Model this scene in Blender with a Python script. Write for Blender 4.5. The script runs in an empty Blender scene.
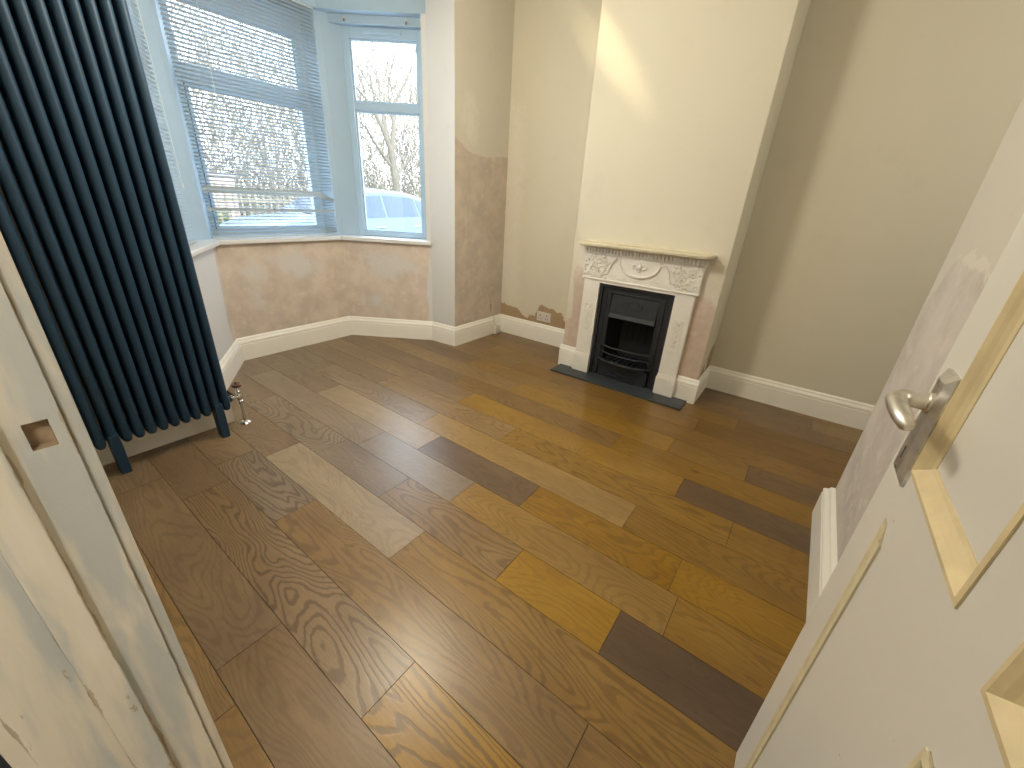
import bpy, bmesh, math, random
from mathutils import Vector, Matrix, noise
R = random.Random(7)
C = bpy.context.scene.collection
sc = bpy.context.scene
PI = math.pi

# ------------------------------------------------------------------ materials
def newmat(name):
    m = bpy.data.materials.new(name); m.use_nodes = True
    nt = m.node_tree; nt.nodes.clear()
    out = nt.nodes.new('ShaderNodeOutputMaterial'); b = nt.nodes.new('ShaderNodeBsdfPrincipled')
    nt.links.new(b.outputs[0], out.inputs[0])
    return m, nt, b, out
def N(nt, t, **k):
    n = nt.nodes.new(t)
    for a, v in k.items():
        if a.startswith('i_'):
            key = a[2:]; key = int(key) if key.isdigit() else key.replace('_', ' ')
            n.inputs[key].default_value = v
        else: setattr(n, a, v)
    return n
def math_(nt, op, a, b=None, c=None, clamp=False):
    n = nt.nodes.new('ShaderNodeMath'); n.operation = op; n.use_clamp = clamp
    for i, v in enumerate((a, b, c)):
        if v is None: continue
        if isinstance(v, (int, float)): n.inputs[i].default_value = v
        else: nt.links.new(v, n.inputs[i])
    return n.outputs[0]
def mixc(nt, f, a, b):
    n = nt.nodes.new('ShaderNodeMix'); n.data_type = 'RGBA'
    for i, v in ((0, f), (6, a), (7, b)):
        if isinstance(v, (int, float)): n.inputs[i].default_value = v
        elif isinstance(v, tuple): n.inputs[i].default_value = (*v, 1)[:4]
        else: nt.links.new(v, n.inputs[i])
    return n.outputs[2]
def smooth(nt, v, lo, hi):
    n = nt.nodes.new('ShaderNodeMapRange'); n.interpolation_type = 'SMOOTHSTEP'
    nt.links.new(v, n.inputs[0]); n.inputs[1].default_value = lo; n.inputs[2].default_value = hi
    return n.outputs[0]
def noisef(nt, vec, scale, detail=3, rough=.55, dist=0):
    n = N(nt, 'ShaderNodeTexNoise'); n.inputs['Scale'].default_value = scale
    n.inputs['Detail'].default_value = detail; n.inputs['Roughness'].default_value = rough
    n.inputs['Distortion'].default_value = dist
    if vec is not None: nt.links.new(vec, n.inputs['Vector'])
    return n.outputs[0]
def objco(nt, sx=1, sy=1, sz=1):
    t = N(nt, 'ShaderNodeTexCoord'); m = N(nt, 'ShaderNodeMapping')
    nt.links.new(t.outputs['Object'], m.inputs[0]); m.inputs['Scale'].default_value = (sx, sy, sz)
    return m.outputs[0]
def plain(name, col, rough=.5, metal=0, var=.06, scale=12, bump=0, spec=.5):
    """one-colour paint / metal with slight noise mottling"""
    m, nt, b, o = newmat(name)
    co = objco(nt); f = noisef(nt, co, scale)
    d = tuple(c*(1-var*1.6) for c in col); l = tuple(min(1, c*(1+var)) for c in col)
    nt.links.new(mixc(nt, f, d, l), b.inputs['Base Color'])
    b.inputs['Roughness'].default_value = rough; b.inputs['Metallic'].default_value = metal
    b.inputs['Specular IOR Level'].default_value = spec
    if bump:
        bp = N(nt, 'ShaderNodeBump'); bp.inputs['Strength'].default_value = bump; bp.inputs['Distance'].default_value = .003
        nt.links.new(noisef(nt, co, scale*6, 4), bp.inputs['Height']); nt.links.new(bp.outputs[0], b.inputs['Normal'])
    return m
def wallmat(name, paint, pink=(.58, .475, .40), brown=(.40, .29, .18), white=(.74, .70, .62)):
    """painted plaster; float attributes pa (bare plaster), pb (brown undercoat), pw (filler) are signed distances of the patches' outlines"""
    m, nt, b, o = newmat(name)
    co = objco(nt)
    n1 = noisef(nt, co, 1.3, 4, .6); n2 = noisef(nt, co, 5, 5, .65); n3 = noisef(nt, co, 38, 4, .7); n4 = noisef(nt, co, 13, 4, .6)
    pc = mixc(nt, n1, tuple(c*.93 for c in paint), paint)
    pc = mixc(nt, smooth(nt, n2, .55, .75), pc, tuple(c*.93 for c in paint))
    pk = mixc(nt, smooth(nt, n2, .3, .7), tuple(c*.86 for c in pink), tuple(min(1, c*1.1) for c in pink))
    pk = mixc(nt, smooth(nt, n4, .52, .72), pk, tuple(min(1, c*1.12) for c in pink))
    br = mixc(nt, n3, tuple(c*.7 for c in brown), tuple(c*1.3 for c in brown))
    wh = mixc(nt, n3, tuple(c*.9 for c in white), white)
    def mask(attr, amp, w, soft=0):
        a = N(nt, 'ShaderNodeAttribute'); a.attribute_name = attr
        v = math_(nt, 'SUBTRACT', a.outputs['Fac'], .5)      # stored +0.5 so that 'absent' (0) reads as far outside
        j = math_(nt, 'SUBTRACT', n3, .5); k = math_(nt, 'SUBTRACT', n4, .5)
        v = math_(nt, 'ADD', v, math_(nt, 'MULTIPLY', j, amp)); v = math_(nt, 'ADD', v, math_(nt, 'MULTIPLY', k, amp*1.3))
        return smooth(nt, v, -w, w)
    c = mixc(nt, mask('pa', .03, .003), pc, pk)
    c = mixc(nt, mask('pg', .12, .06), c, wh)                # soft feathered filler
    c = mixc(nt, mask('pb', .06, .003), c, br)
    c = mixc(nt, mask('pw', .05, .003), c, wh)
    nt.links.new(c, b.inputs['Base Color']); b.inputs['Roughness'].default_value = .78
    b.inputs['Specular IOR Level'].default_value = .25
    bp = N(nt, 'ShaderNodeBump'); bp.inputs['Strength'].default_value = .25; bp.inputs['Distance'].default_value = .004
    nt.links.new(n2, bp.inputs['Height']); nt.links.new(bp.outputs[0], b.inputs['Normal'])
    return m
M = {}
M['wall'] = wallmat('wall_paint', (.68, .645, .535))
M['wall_front'] = wallmat('wall_paint_front', (.66, .63, .55), pink=(.57, .50, .43))
M['wall_bay'] = wallmat('wall_paint_bay', (.66, .66, .66), pink=(.62, .535, .46), white=(.66, .63, .60))
M['wall_back'] = wallmat('wall_paint_back', (.66, .625, .56), pink=(.60, .555, .52))
M['ceiling'] = plain('ceiling_paint', (.78, .76, .70), .85)
M['trim'] = plain('skirting_gloss', (.86, .85, .80), .38, var=.03)
M['upvc'] = plain('window_plastic_cool_cast', (.37, .51, .64), .3, var=.02)  # white frames; the cool daylight cast is put into the base colour
M['post'] = plain('window_board_paint', (.35, .47, .58), .5, var=.05, scale=5)  # posts and lintels: blue of the window light painted into the colour
M['sill'] = plain('sill_paint', (.70, .70, .70), .35, var=.04)
M['radiator'] = plain('radiator_enamel', (.014, .045, .090), .5, var=.12, scale=6, spec=.35)
M['chrome'] = plain('chrome', (.75, .74, .73), .12, 1, var=.05)
M['steel'] = plain('worn_steel', (.72, .70, .66), .36, 1, var=.25, scale=60)
M['copper'] = plain('wheel_head', (.20, .10, .09), .3, .6)
M['fire_white'] = plain('fireplace_paint', (.80, .79, .75), .42, var=.05, scale=18)
M['shelf_cream'] = plain('mantel_paint', (.74, .68, .52), .5, var=.14, scale=14)
M['iron'] = plain('cast_iron', (.022, .026, .036), .48, .2, var=.25, scale=30, bump=.2)
M['soot'] = plain('soot', (.008, .009, .012), .8, var=.2)
M['slate'] = plain('slate', (.045, .055, .065), .5, var=.2, scale=20, bump=.15)
M['socket'] = plain('socket_plastic', (.66, .62, .58), .35, var=.03)
M['socket_dark'] = plain('socket_holes', (.1, .09, .08), .5)
M['blind'] = plain('blind_aluminium', (.47, .52, .54), .42, .15, var=.04)
M['cord'] = plain('blind_cord', (.62, .66, .66), .8)
M['carpet'] = plain('hall_carpet', (.035, .036, .042), .95, var=.3, scale=90)
M['hall'] = plain('hall_paint', (.60, .54, .44), .8)
M['wood_pale'] = plain('stripped_moulding', (.74, .62, .38), .5, var=.16, scale=22)
M['moulding_old'] = plain('old_moulding_paint', (.74, .67, .47), .5, var=.14, scale=30)
M['render'] = plain('outside_render', (.55, .5, .45), .9)

def doormat():
    m, nt, b, o = newmat('door_paint')
    co = objco(nt); n1 = noisef(nt, co, 3, 4); n2 = noisef(nt, objco(nt, 1, 1, 1), 26, 4)
    c = mixc(nt, n1, (.69, .68, .65), (.765, .75, .71))
    c = mixc(nt, smooth(nt, n2, .76, .79), c, (.42, .38, .30))
    nt.links.new(c, b.inputs['Base Color']); b.inputs['Roughness'].default_value = .36
    return m
M['door'] = doormat()
def jambmat():
    """door frame paint: cream over grey-blue old paint worn in vertical streaks, chipped along arrises"""
    m, nt, b, o = newmat('door_frame_paint')
    co = objco(nt, 9, 9, 1.1); n1 = noisef(nt, co, 2.4, 4, .55, .4); n2 = noisef(nt, objco(nt), 45, 5, .7); n3 = noisef(nt, objco(nt, 6, 6, 1), 7, 5, .7)
    c = mixc(nt, smooth(nt, n1, .42, .60), (.72, .665, .55), (.50, .515, .49))
    c = mixc(nt, smooth(nt, n1, .3, .42), (.76, .71, .60), c)
    k = math_(nt, 'MULTIPLY', smooth(nt, n3, .66, .70), smooth(nt, n2, .52, .56))
    c = mixc(nt, k, c, (.40, .33, .22))
    # chips and caulk cracks along the arrises of rebate, stop and lining
    sx = N(nt, 'ShaderNodeSeparateXYZ'); nt.links.new(objco(nt), sx.inputs[0])
    n4 = noisef(nt, objco(nt, 30, 30, 9), 1.0, 4, .65)
    d = None
    for xe in (.0335, -.0136, -.047, -.110):
        q = math_(nt, 'ABSOLUTE', math_(nt, 'SUBTRACT', sx.outputs[0], xe)); d = q if d is None else math_(nt, 'MINIMUM', d, q)
    wd = math_(nt, 'MULTIPLY', math_(nt, 'SUBTRACT', n4, .50), .022)
    c = mixc(nt, math_(nt, 'MULTIPLY', math_(nt, 'SUBTRACT', 1, smooth(nt, math_(nt, 'SUBTRACT', d, wd), -.0003, .0006)), .75), c, (.40, .32, .20))
    nt.links.new(c, b.inputs['Base Color']); b.inputs['Roughness'].default_value = .5
    bp = N(nt, 'ShaderNodeBump'); bp.inputs['Strength'].default_value = .3; bp.inputs['Distance'].default_value = .002
    nt.links.new(n2, bp.inputs['Height']); nt.links.new(bp.outputs[0], b.inputs['Normal'])
    return m
M['jamb'] = jambmat()
M['mortice'] = plain('bare_timber', (.42, .31, .20), .8, var=.3, scale=80)

def glassmat(name, tint=(1, 1, 1), refl=.06):
    m = bpy.data.materials.new(name); m.use_nodes = True; nt = m.node_tree; nt.nodes.clear()
    out = nt.nodes.new('ShaderNodeOutputMaterial'); t = nt.nodes.new('ShaderNodeBsdfTransparent'); g = nt.nodes.new('ShaderNodeBsdfGlossy')
    x = nt.nodes.new('ShaderNodeMixShader'); x.inputs[0].default_value = refl
    t.inputs[0].default_value = (*tint, 1); g.inputs['Roughness'].default_value = .02
    nt.links.new(t.outputs[0], x.inputs[1]); nt.links.new(g.outputs[0], x.inputs[2]); nt.links.new(x.outputs[0], out.inputs[0])
    return m
M['glass'] = glassmat('window_glass', (.95, .98, 1))

def floormat():
    m, nt, b, o = newmat('oak_boards')
    uv = N(nt, 'ShaderNodeUVMap'); uv.uv_map = 'UVMap'
    at = N(nt, 'ShaderNodeAttribute'); at.attribute_name = 'board'
    sep = N(nt, 'ShaderNodeSeparateColor'); nt.links.new(at.outputs['Color'], sep.inputs[0])
    tone, gs, sat_cast = sep.outputs
    def mp(sx, sy):
        k = N(nt, 'ShaderNodeMapping'); nt.links.new(uv.outputs[0], k.inputs[0]); k.inputs['Scale'].default_value = (sx, sy, 1); return k.outputs[0]
    big = noisef(nt, mp(4.6, .95), 1.0, 1.6, .5, .55)            # cathedral figure = contour lines of a stretched noise
    wob = noisef(nt, mp(22, 7), 1.0, 3, .6)
    f = math_(nt, 'ADD', math_(nt, 'MULTIPLY', big, 34), math_(nt, 'MULTIPLY', wob, 1.5))
    s = math_(nt, 'SINE', math_(nt, 'MULTIPLY', f, 2*PI))
    line = smooth(nt, s, .1, .95)
    fib = noisef(nt, mp(150, 5), 1.0, 4, .7); pore = noisef(nt, mp(330, 14), 1.0, 2, .6)
    blot = noisef(nt, mp(5, 1.8), 1.3, 4, .6)
    knot = N(nt, 'ShaderNodeTexVoronoi'); nt.links.new(mp(2.3, 1.0), knot.inputs['Vector']); knot.inputs['Scale'].default_value = 1.15
    kd = math_(nt, 'ADD', knot.outputs['Distance'], math_(nt, 'MULTIPLY', fib, .02))
    kmask = math_(nt, 'SUBTRACT', 1, smooth(nt, kd, .025, .055))
    cr = N(nt, 'ShaderNodeValToRGB'); e = cr.color_ramp.elements
    e[0].position = 0; e[0].color = (.075, .036, .013, 1); e[1].position = 1; e[1].color = (.47, .315, .115, 1)
    for p, c in ((.25, (.135, .070, .024, 1)), (.5, (.235, .138, .042, 1)), (.75, (.345, .218, .070, 1))):
        q = e.new(p); q.color = c
    t = math_(nt, 'ADD', tone, math_(nt, 'MULTIPLY', math_(nt, 'SUBTRACT', blot, .5), .42))
    t = math_(nt, 'ADD', t, math_(nt, 'MULTIPLY', math_(nt, 'SUBTRACT', fib, .5), .26))
    nt.links.new(t, cr.inputs[0]); col = cr.outputs[0]
    hs = N(nt, 'ShaderNodeHueSaturation'); nt.links.new(col, hs.inputs['Color'])
    nt.links.new(math_(nt, 'ADD', math_(nt, 'MULTIPLY', sat_cast, .75), .52), hs.inputs['Saturation'])  # saturation per board: oak variation plus the room's cool and warm light
    lf = math_(nt, 'MULTIPLY', math_(nt, 'MULTIPLY', line, gs), math_(nt, 'ADD', math_(nt, 'MULTIPLY', fib, .7), .35), clamp=True)
    col = mixc(nt, math_(nt, 'MULTIPLY', lf, .8), hs.outputs[0], (.060, .032, .014))
    col = mixc(nt, math_(nt, 'MULTIPLY', smooth(nt, pore, .56, .72), .35), col, (.075, .040, .018))
    col = mixc(nt, math_(nt, 'MULTIPLY', kmask, .85), col, (.02, .011, .006))
    nt.links.new(col, b.inputs['Base Color'])
    rg = math_(nt, 'ADD', math_(nt, 'MULTIPLY', fib, .14), .24); nt.links.new(rg, b.inputs['Roughness'])
    b.inputs['Specular IOR Level'].default_value = .5
    bp = N(nt, 'ShaderNodeBump'); bp.inputs['Strength'].default_value = .22; bp.inputs['Distance'].default_value = .0007
    nt.links.new(math_(nt, 'SUBTRACT', fib, lf), bp.inputs['Height']); nt.links.new(bp.outputs[0], b.inputs['Normal'])
    return m
M['floor'] = floormat()

# ------------------------------------------------------------------ mesh helpers
class MB:
    def __init__(s): s.v = []; s.f = []; s.mi = []
    def box(s, x0, x1, y0, y1, z0, z1, mi=0):
        x0, x1 = sorted((x0, x1)); y0, y1 = sorted((y0, y1)); z0, z1 = sorted((z0, z1))
        n = len(s.v)
        s.v += [(x0,y0,z0),(x1,y0,z0),(x1,y1,z0),(x0,y1,z0),(x0,y0,z1),(x1,y0,z1),(x1,y1,z1),(x0,y1,z1)]
        for q in ((0,3,2,1),(4,5,6,7),(0,1,5,4),(1,2,6,5),(2,3,7,6),(3,0,4,7)):
            s.f.append(tuple(n+i for i in q)); s.mi.append(mi)
        return s
    def prism(s, poly, z0, z1, mi=0):
        """plan polygon (x,y) counter-clockwise, extruded in z"""
        n = len(s.v); k = len(poly)
        s.v += [(x, y, z0) for x, y in poly] + [(x, y, z1) for x, y in poly]
        s.f.append(tuple(n+i for i in reversed(range(k)))); s.f.append(tuple(n+k+i for i in range(k))); s.mi += [mi, mi]
        for i in range(k):
            j = (i+1) % k; s.f.append((n+i, n+j, n+k+j, n+k+i)); s.mi.append(mi)
        return s
    def quad(s, a, b, c, d, mi=0):
        n = len(s.v); s.v += [tuple(a), tuple(b), tuple(c), tuple(d)]; s.f.append((n, n+1, n+2, n+3)); s.mi.append(mi); return s
    def loft(s, rings, closed=True, caps=True, mi=0):
        n = len(s.v); k = len(rings[0])
        for r in rings: s.v += [tuple(p) for p in r]
        for i in range(len(rings)-1):
            for j in range(k if closed else k-1):
                a = n+i*k+j; b = n+i*k+(j+1) % k
                s.f.append((a, b, b+k, a+k)); s.mi.append(mi)
        if caps and closed:
            s.f.append(tuple(n+j for j in reversed(range(k)))); s.f.append(tuple(n+(len(rings)-1)*k+j for j in range(k))); s.mi += [mi, mi]
        return s
    def tube(s, pts, r, seg=10, mi=0, flat=1.0):
        pts = [Vector(p) for p in pts]; rs = r if isinstance(r, (list, tuple)) else [r]*len(pts)
        up = None; rings = []
        for i, p in enumerate(pts):
            t = (pts[min(i+1, len(pts)-1)]-pts[max(i-1, 0)])
            if t.length < 1e-9: t = Vector((0, 0, 1))
            t.normalize()
            if up is None:
                up = Vector((0, 0, 1)) if abs(t.z) < .9 else Vector((1, 0, 0))
            a = t.cross(up)
            if a.length < 1e-6: a = t.cross(Vector((0, 1, 0)))
            a.normalize(); b = a.cross(t).normalized(); up = b
            rings.append([p + a*math.cos(2*PI*j/seg)*rs[i] + b*math.sin(2*PI*j/seg)*rs[i]*flat for j in range(seg)])
        return s.loft(rings, mi=mi)
    def lathe(s, prof, o=(0, 0, 0), axis=(0, 0, 1), seg=20, mi=0):
        """profile of (radius, height along axis)"""
        ax = Vector(axis).normalized(); a = ax.orthogonal().normalized(); b = ax.cross(a); o = Vector(o)
        return s.loft([[o + ax*h + (a*math.cos(2*PI*j/seg)+b*math.sin(2*PI*j/seg))*max(r, 1e-5) for j in range(seg)] for r, h in prof], mi=mi)
    def ball(s, c, rx, ry=None, rz=None, seg=10, rg=6, mi=0):
        ry = ry or rx; rz = rz or rx
        rings = []
        for i in range(rg+1):
            t = -PI/2+PI*i/rg; k = max(math.cos(t), 1e-4)
            rings.append([(c[0]+rx*k*math.cos(2*PI*j/seg), c[1]+ry*k*math.sin(2*PI*j/seg), c[2]+rz*math.sin(t)) for j in range(seg)])
        return s.loft(rings, mi=mi)
    def mesh(s, name, smooth=False):
        me = bpy.data.meshes.new(name); me.from_pydata(s.v, [], s.f); me.update()
        me.polygons.foreach_set('material_index', s.mi)
        if smooth: me.polygons.foreach_set('use_smooth', [True]*len(me.polygons))
        return me
    def build(s, name, mats, parent=None, smooth=False, bevel=0, kind=None, label=None, loc=None, fix=True):
        me = s.mesh(name, smooth)
        if fix:
            bm = bmesh.new(); bm.from_mesh(me); bmesh.ops.recalc_face_normals(bm, faces=bm.faces); bm.to_mesh(me); bm.free()
        for m in (mats if isinstance(mats, (list, tuple)) else [mats]): me.materials.append(m)
        o = bpy.data.objects.new(name, me); C.objects.link(o)
        if parent: o.parent = parent
        if loc is not None:   # put the origin at loc, geometry stays where it is
            L = Vector(loc); me.transform(Matrix.Translation(-L)); o.location = L
        if bevel:
            b = o.modifiers.new('bevel', 'BEVEL'); b.width = bevel; b.segments = 2; b.limit_method = 'ANGLE'; b.angle_limit = math.radians(35); b.harden_normals = False
        if smooth:
            w = o.modifiers.new('split', 'EDGE_SPLIT'); w.split_angle = math.radians(42)
        if kind: o['kind'] = kind
        if label: o['label'] = label
        return o
def thing(name, label, cat, loc=(0, 0, 0), group=None):
    o = bpy.data.objects.new(name, None); C.objects.link(o); o.location = loc; o.empty_display_size = .05
    o['label'] = label; o['category'] = cat
    if group: o['group'] = group
    return o
def tag(o, label, cat, group=None):
    o['label'] = label; o['category'] = cat
    if group: o['group'] = group
    return o
def rel(mb, t):
    """shift a builder's vertices into the frame of empty t"""
    L = t.location; mb.v = [(x-L.x, y-L.y, z-L.z) for x, y, z in mb.v]; return mb

# ------------------------------------------------------------------ room plan (metres)
FY, RX, BX, BY0, BY1 = 2.36, 3.162, 2.785, .41, 1.44
A0 = (1.145, 3.235); A1 = (2.073, 3.235); B1 = (2.489, 2.61); B0 = (.729, 2.61)
E1 = (2.507, FY); E0 = (.711, FY)
CZ, BZ = 2.60, 2.42           # room ceiling, bay soffit
LX = .03                      # room face of the door wall
BKY, BKX = -.345, 1.955       # stub of the rear wall

def sdf(poly, p):
    d = 1e9; inside = False; n = len(poly)
    for i in range(n):
        a = poly[i]; b = poly[(i+1) % n]
        ex, ey = b[0]-a[0], b[1]-a[1]; wx, wy = p[0]-a[0], p[1]-a[1]
        t = max(0, min(1, (wx*ex+wy*ey)/(ex*ex+ey*ey+1e-12)))
        d = min(d, math.hypot(wx-ex*t, wy-ey*t))
        if (a[1] > p[1]) != (b[1] > p[1]) and p[0] < (b[0]-a[0])*(p[1]-a[1])/(b[1]-a[1])+a[0]: inside = not inside
    return d if inside else -d
def wall(name, p0, p1, z0, z1, mat, patches={}, thick=.14, step=.04, holes=(), ext=(0, 0)):
    """wall slab: fine grid on the room face (left of p0->p1), plain box behind; patches: attr -> polygons in (s,z)"""
    p0 = Vector((*p0, 0)); p1 = Vector((*p1, 0)); d = p1-p0; L = d.length; d.normalize(); n = Vector((d.y, -d.x, 0))   # outward
    def cuts(a, b, extra):
        k = max(1, round((b-a)/step)); c = [a+(b-a)*i/k for i in range(k+1)]
        for e in extra:
            if a < e < b:
                j = min(range(1, len(c)-1), key=lambda q: abs(c[q]-e)) if len(c) > 2 else None
                if j: c[j] = e
        return c
    S = cuts(0, L, [h[0] for h in holes]+[h[1] for h in holes]); Z = cuts(z0, z1, [h[2] for h in holes]+[h[3] for h in holes])
    mb = MB(); idx = {}
    for i, s_ in enumerate(S):
        for j, z in enumerate(Z):
            idx[i, j] = len(mb.v); q = p0+d*s_; mb.v.append((q.x, q.y, z))
    for i in range(len(S)-1):
        for j in range(len(Z)-1):
            cs, cz = (S[i]+S[i+1])/2, (Z[j]+Z[j+1])/2
            if any(h[0] < cs < h[1] and h[2] < cz < h[3] for h in holes): continue
            mb.f.append((idx[i, j], idx[i, j+1], idx[i+1, j+1], idx[i+1, j])); mb.mi.append(0)
    ngrid = len(mb.v)
    a = p0-d*0; b = p1; ao = p0+n*thick-d*ext[0]; bo = p1+n*thick+d*ext[1]
    def v(q, z): return (q.x, q.y, z)
    if not holes: mb.quad(v(ao, z0), v(bo, z0), v(bo, z1), v(ao, z1))
    else:
        for h in holes:
            h0, h1 = p0+d*h[0], p0+d*h[1]; k = n*thick
            mb.quad(v(ao, z0), v(h0+k, z0), v(h0+k, z1), v(ao, z1)); mb.quad(v(h1+k, z0), v(bo, z0), v(bo, z1), v(h1+k, z1))
            mb.quad(v(h0+k, h[3]), v(h1+k, h[3]), v(h1+k, z1), v(h0+k, z1))
            mb.quad(v(h0, h[2]), v(h0+k, h[2]), v(h0+k, h[3]), v(h0, h[3])); mb.quad(v(h1, h[2]), v(h1+k, h[2]), v(h1+k, h[3]), v(h1, h[3]))
            mb.quad(v(h0, h[3]), v(h1, h[3]), v(h1+k, h[3]), v(h0+k, h[3]))
    mb.quad(v(a, z0), v(ao, z0), v(ao, z1), v(a, z1)); mb.quad(v(b, z0), v(bo, z0), v(bo, z1), v(b, z1))
    mb.quad(v(a, z1), v(b, z1), v(bo, z1), v(ao, z1)); mb.quad(v(a, z0), v(b, z0), v(bo, z0), v(ao, z0))
    o = mb.build(name, mat, kind='structure', fix=False)
    for at, polys in patches.items():
        la = o.data.attributes.new(at, 'FLOAT', 'POINT')
        vals = [0.0]*len(mb.v)
        for i, s_ in enumerate(S):
            for j, z in enumerate(Z): vals[idx[i, j]] = max(-.4, min(.4, max(sdf(pl, (s_, z)) for pl in polys)))+.5
        la.data.foreach_set('value', vals)
    return o
def rev(polys, L): return [[(L-s_, z) for s_, z in p] for p in polys]

# room is walked clockwise seen from above so that its outside is to the right of p0->p1 ... n = (dy,-dx)
# outward normal of p0->p1 is (dy,-dx): travel with the room on the left
# recess right of the breast (s from y=BY0 down): travel y increasing has the outside at +x
wall('wall_chimney_right', (RX, -2.2), (RX, BY0), 0, CZ, M['wall'],
     {'pb': [[(1.2, .168), (1.28, .185), (1.34, .178), (1.5, .17)], [(1.84, .165), (1.9, .186), (2.0, .17)], [(1.62, .166), (1.7, .183), (1.78, .166)]]})
wall('wall_chimney_side', (RX, BY0-.002), (BX, BY0-.002), 0, CZ, M['wall'],
     {'pb': [[(.0, .12), (.03, .36), (.12, .35), (.22, .27), (.31, .19), (.377, .16), (.377, .1)]], 'pw': [[(.14, .22), (.18, .28), (.24, .25), (.24, .20), (.15, .19)]]}, thick=.001)
# breast front, fireplace opening u = y-BY0
br = wall('wall_chimney_breast', (BX, BY0), (BX, BY1), 0, CZ, M['wall'],
     {'pa': [[(-.1, .1), (-.1, .64), (.02, .66), (.05, .73), (.16, .70), (.3, .5), (.3, .1)], [(.8, .1), (.8, .75), (.93, .775), (.99, .80), (1.01, .72), (.985, .55), (.99, .4), (1.03, .38), (1.1, .1)]],
      'pg': [[(.02, .70), (.06, .95), (.14, .95), (.15, .70)], [(.92, .76), (.93, .95), (1.0, .93), (.99, .78)]]}, thick=.377, holes=[(.515-.255, .515+.255, -.01, .70)])
wall('wall_chimney_return', (BX, BY1+.002), (RX, BY1+.002), 0, CZ, M['wall'], thick=.001)
wall('wall_chimney_left', (RX, BY1), (RX, FY), 0, CZ, M['wall'],
     {'pb': [[(.0, .1), (.19, .16), (.20, .24), (.24, .30), (.33, .33), (.43, .345), (.50, .315), (.53, .25), (.60, .20), (.68, .235), (.76, .265), (.84, .27), (.92, .285), (.92, .1)]],
      'pa': [[(0, .1), (0, .42), (.07, .36), (.17, .30), (.19, .1)]],
      'pg': [[(.72, .3), (.80, 1.9), (.9, 1.9), (.9, .3)]]}, thick=.14)
wall('wall_front_right', (RX, FY), E1, 0, CZ, M['wall_front'],
     {'pa': [[(-.2, 0), (-.2, 1.53), (.0, 1.53), (.28, 1.495), (.40, 1.505), (.52, 1.525), (.60, 1.57), (.655, 1.60), (.9, 1.62), (.9, 0)]],
      'pg': [[(.40, 1.62), (.44, 1.86), (.52, 1.9), (.56, 1.7), (.5, 1.6)]],
      'pb': [[(.155, .22), (.15, .40), (.165, .40), (.172, .22)]]}, thick=.25)
wall('wall_bay_return_right', E1, B1, 0, BZ, M['wall_bay'], thick=.24)
wall('wall_bay_right', B1, A1, 0, .82, M['wall_bay'],
     {'pa': [[(.035, -.1), (.03, .25), (.045, .45), (.01, .82), (.01, .95), (.9, .95), (.9, -.1)]],
      'pg': [[(.1, .62), (.25, .74), (.6, .72), (.45, .5)], [(.35, .25), (.5, .40), (.6, .3)]]}, thick=.2, ext=(.0, .1))
wall('wall_bay_centre', A1, A0, 0, .82, M['wall_bay'],
     {'pa': [[(-.2, -.1), (-.2, .95), (1.2, .95), (1.2, -.1)]],
      'pg': [[(.66, .62), (.70, .69), (.78, .66), (.80, .60), (.72, .54)], [(.70, .45), (.75, .50), (.76, .38), (.71, .36)], [(.2, .6), (.4, .74), (.6, .7), (.4, .55)]]}, thick=.2, ext=(.1, .1))
wall('wall_bay_left', A0, B0, 0, .82, M['wall_bay'],
     {'pa': [[(-.2, -.1), (-.2, .95), (.035, .95), (.07, .6), (.11, .35), (.10, -.1)]]}, thick=.2, ext=(.1, 0))
wall('wall_bay_return_left', B0, E0, 0, BZ, M['wall_bay'], thick=.24)
wall('wall_front_left', E0, (LX, FY), 0, CZ, M['wall_bay'], thick=.25)
MB().box(E0[0]-.2, E1[0]+.2, FY, FY+.25, BZ, CZ).build('wall_front_top', M['wall'], kind='structure')
# door wall (room on +x side): doorway y -.205 .. .60
DY0, DY1, DZ = -.215, .60, 2.02
HX = -.11
MB().box(HX, LX, DY1+.02, FY, 0, CZ).build('wall_door_left', M['hall'], kind='structure')
MB().box(HX, LX, -2.2, DY0-.02, 0, CZ).build('wall_door_right', M['hall'], kind='structure')
MB().box(HX, LX, DY0-.02, DY1+.02, DZ+.03, CZ).build('wall_door_top', M['hall'], kind='structure')
# rear wall stub beside the open door
wall('wall_back', (LX, BKY), (BKX, BKY), 0, CZ, M['wall_back'],
     {'pa': [[(-.1, -.1), (-.1, 1.15), (1.2, 1.10), (1.40, 1.085), (1.48, 1.105), (1.60, 1.115), (1.72, 1.12), (1.80, 1.11), (1.86, 1.02), (1.95, .9), (2.1, .85), (2.1, -.1)]],
      'pw': [[(1.36, 1.085), (1.42, 1.11), (1.50, 1.125), (1.60, 1.135), (1.72, 1.14), (1.80, 1.13), (1.80, 1.118), (1.70, 1.112), (1.58, 1.10), (1.48, 1.092), (1.40, 1.07)]]}, thick=.12)
wall('wall_back_return', (BKX, BKY), (BKX, -2.2), 0, CZ, M['wall_back'], thick=.001)
MB().box(BKX, RX+.14, -2.34, -2.2, 0, CZ).build('wall_back_far', M['wall'], kind='structure')
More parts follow.
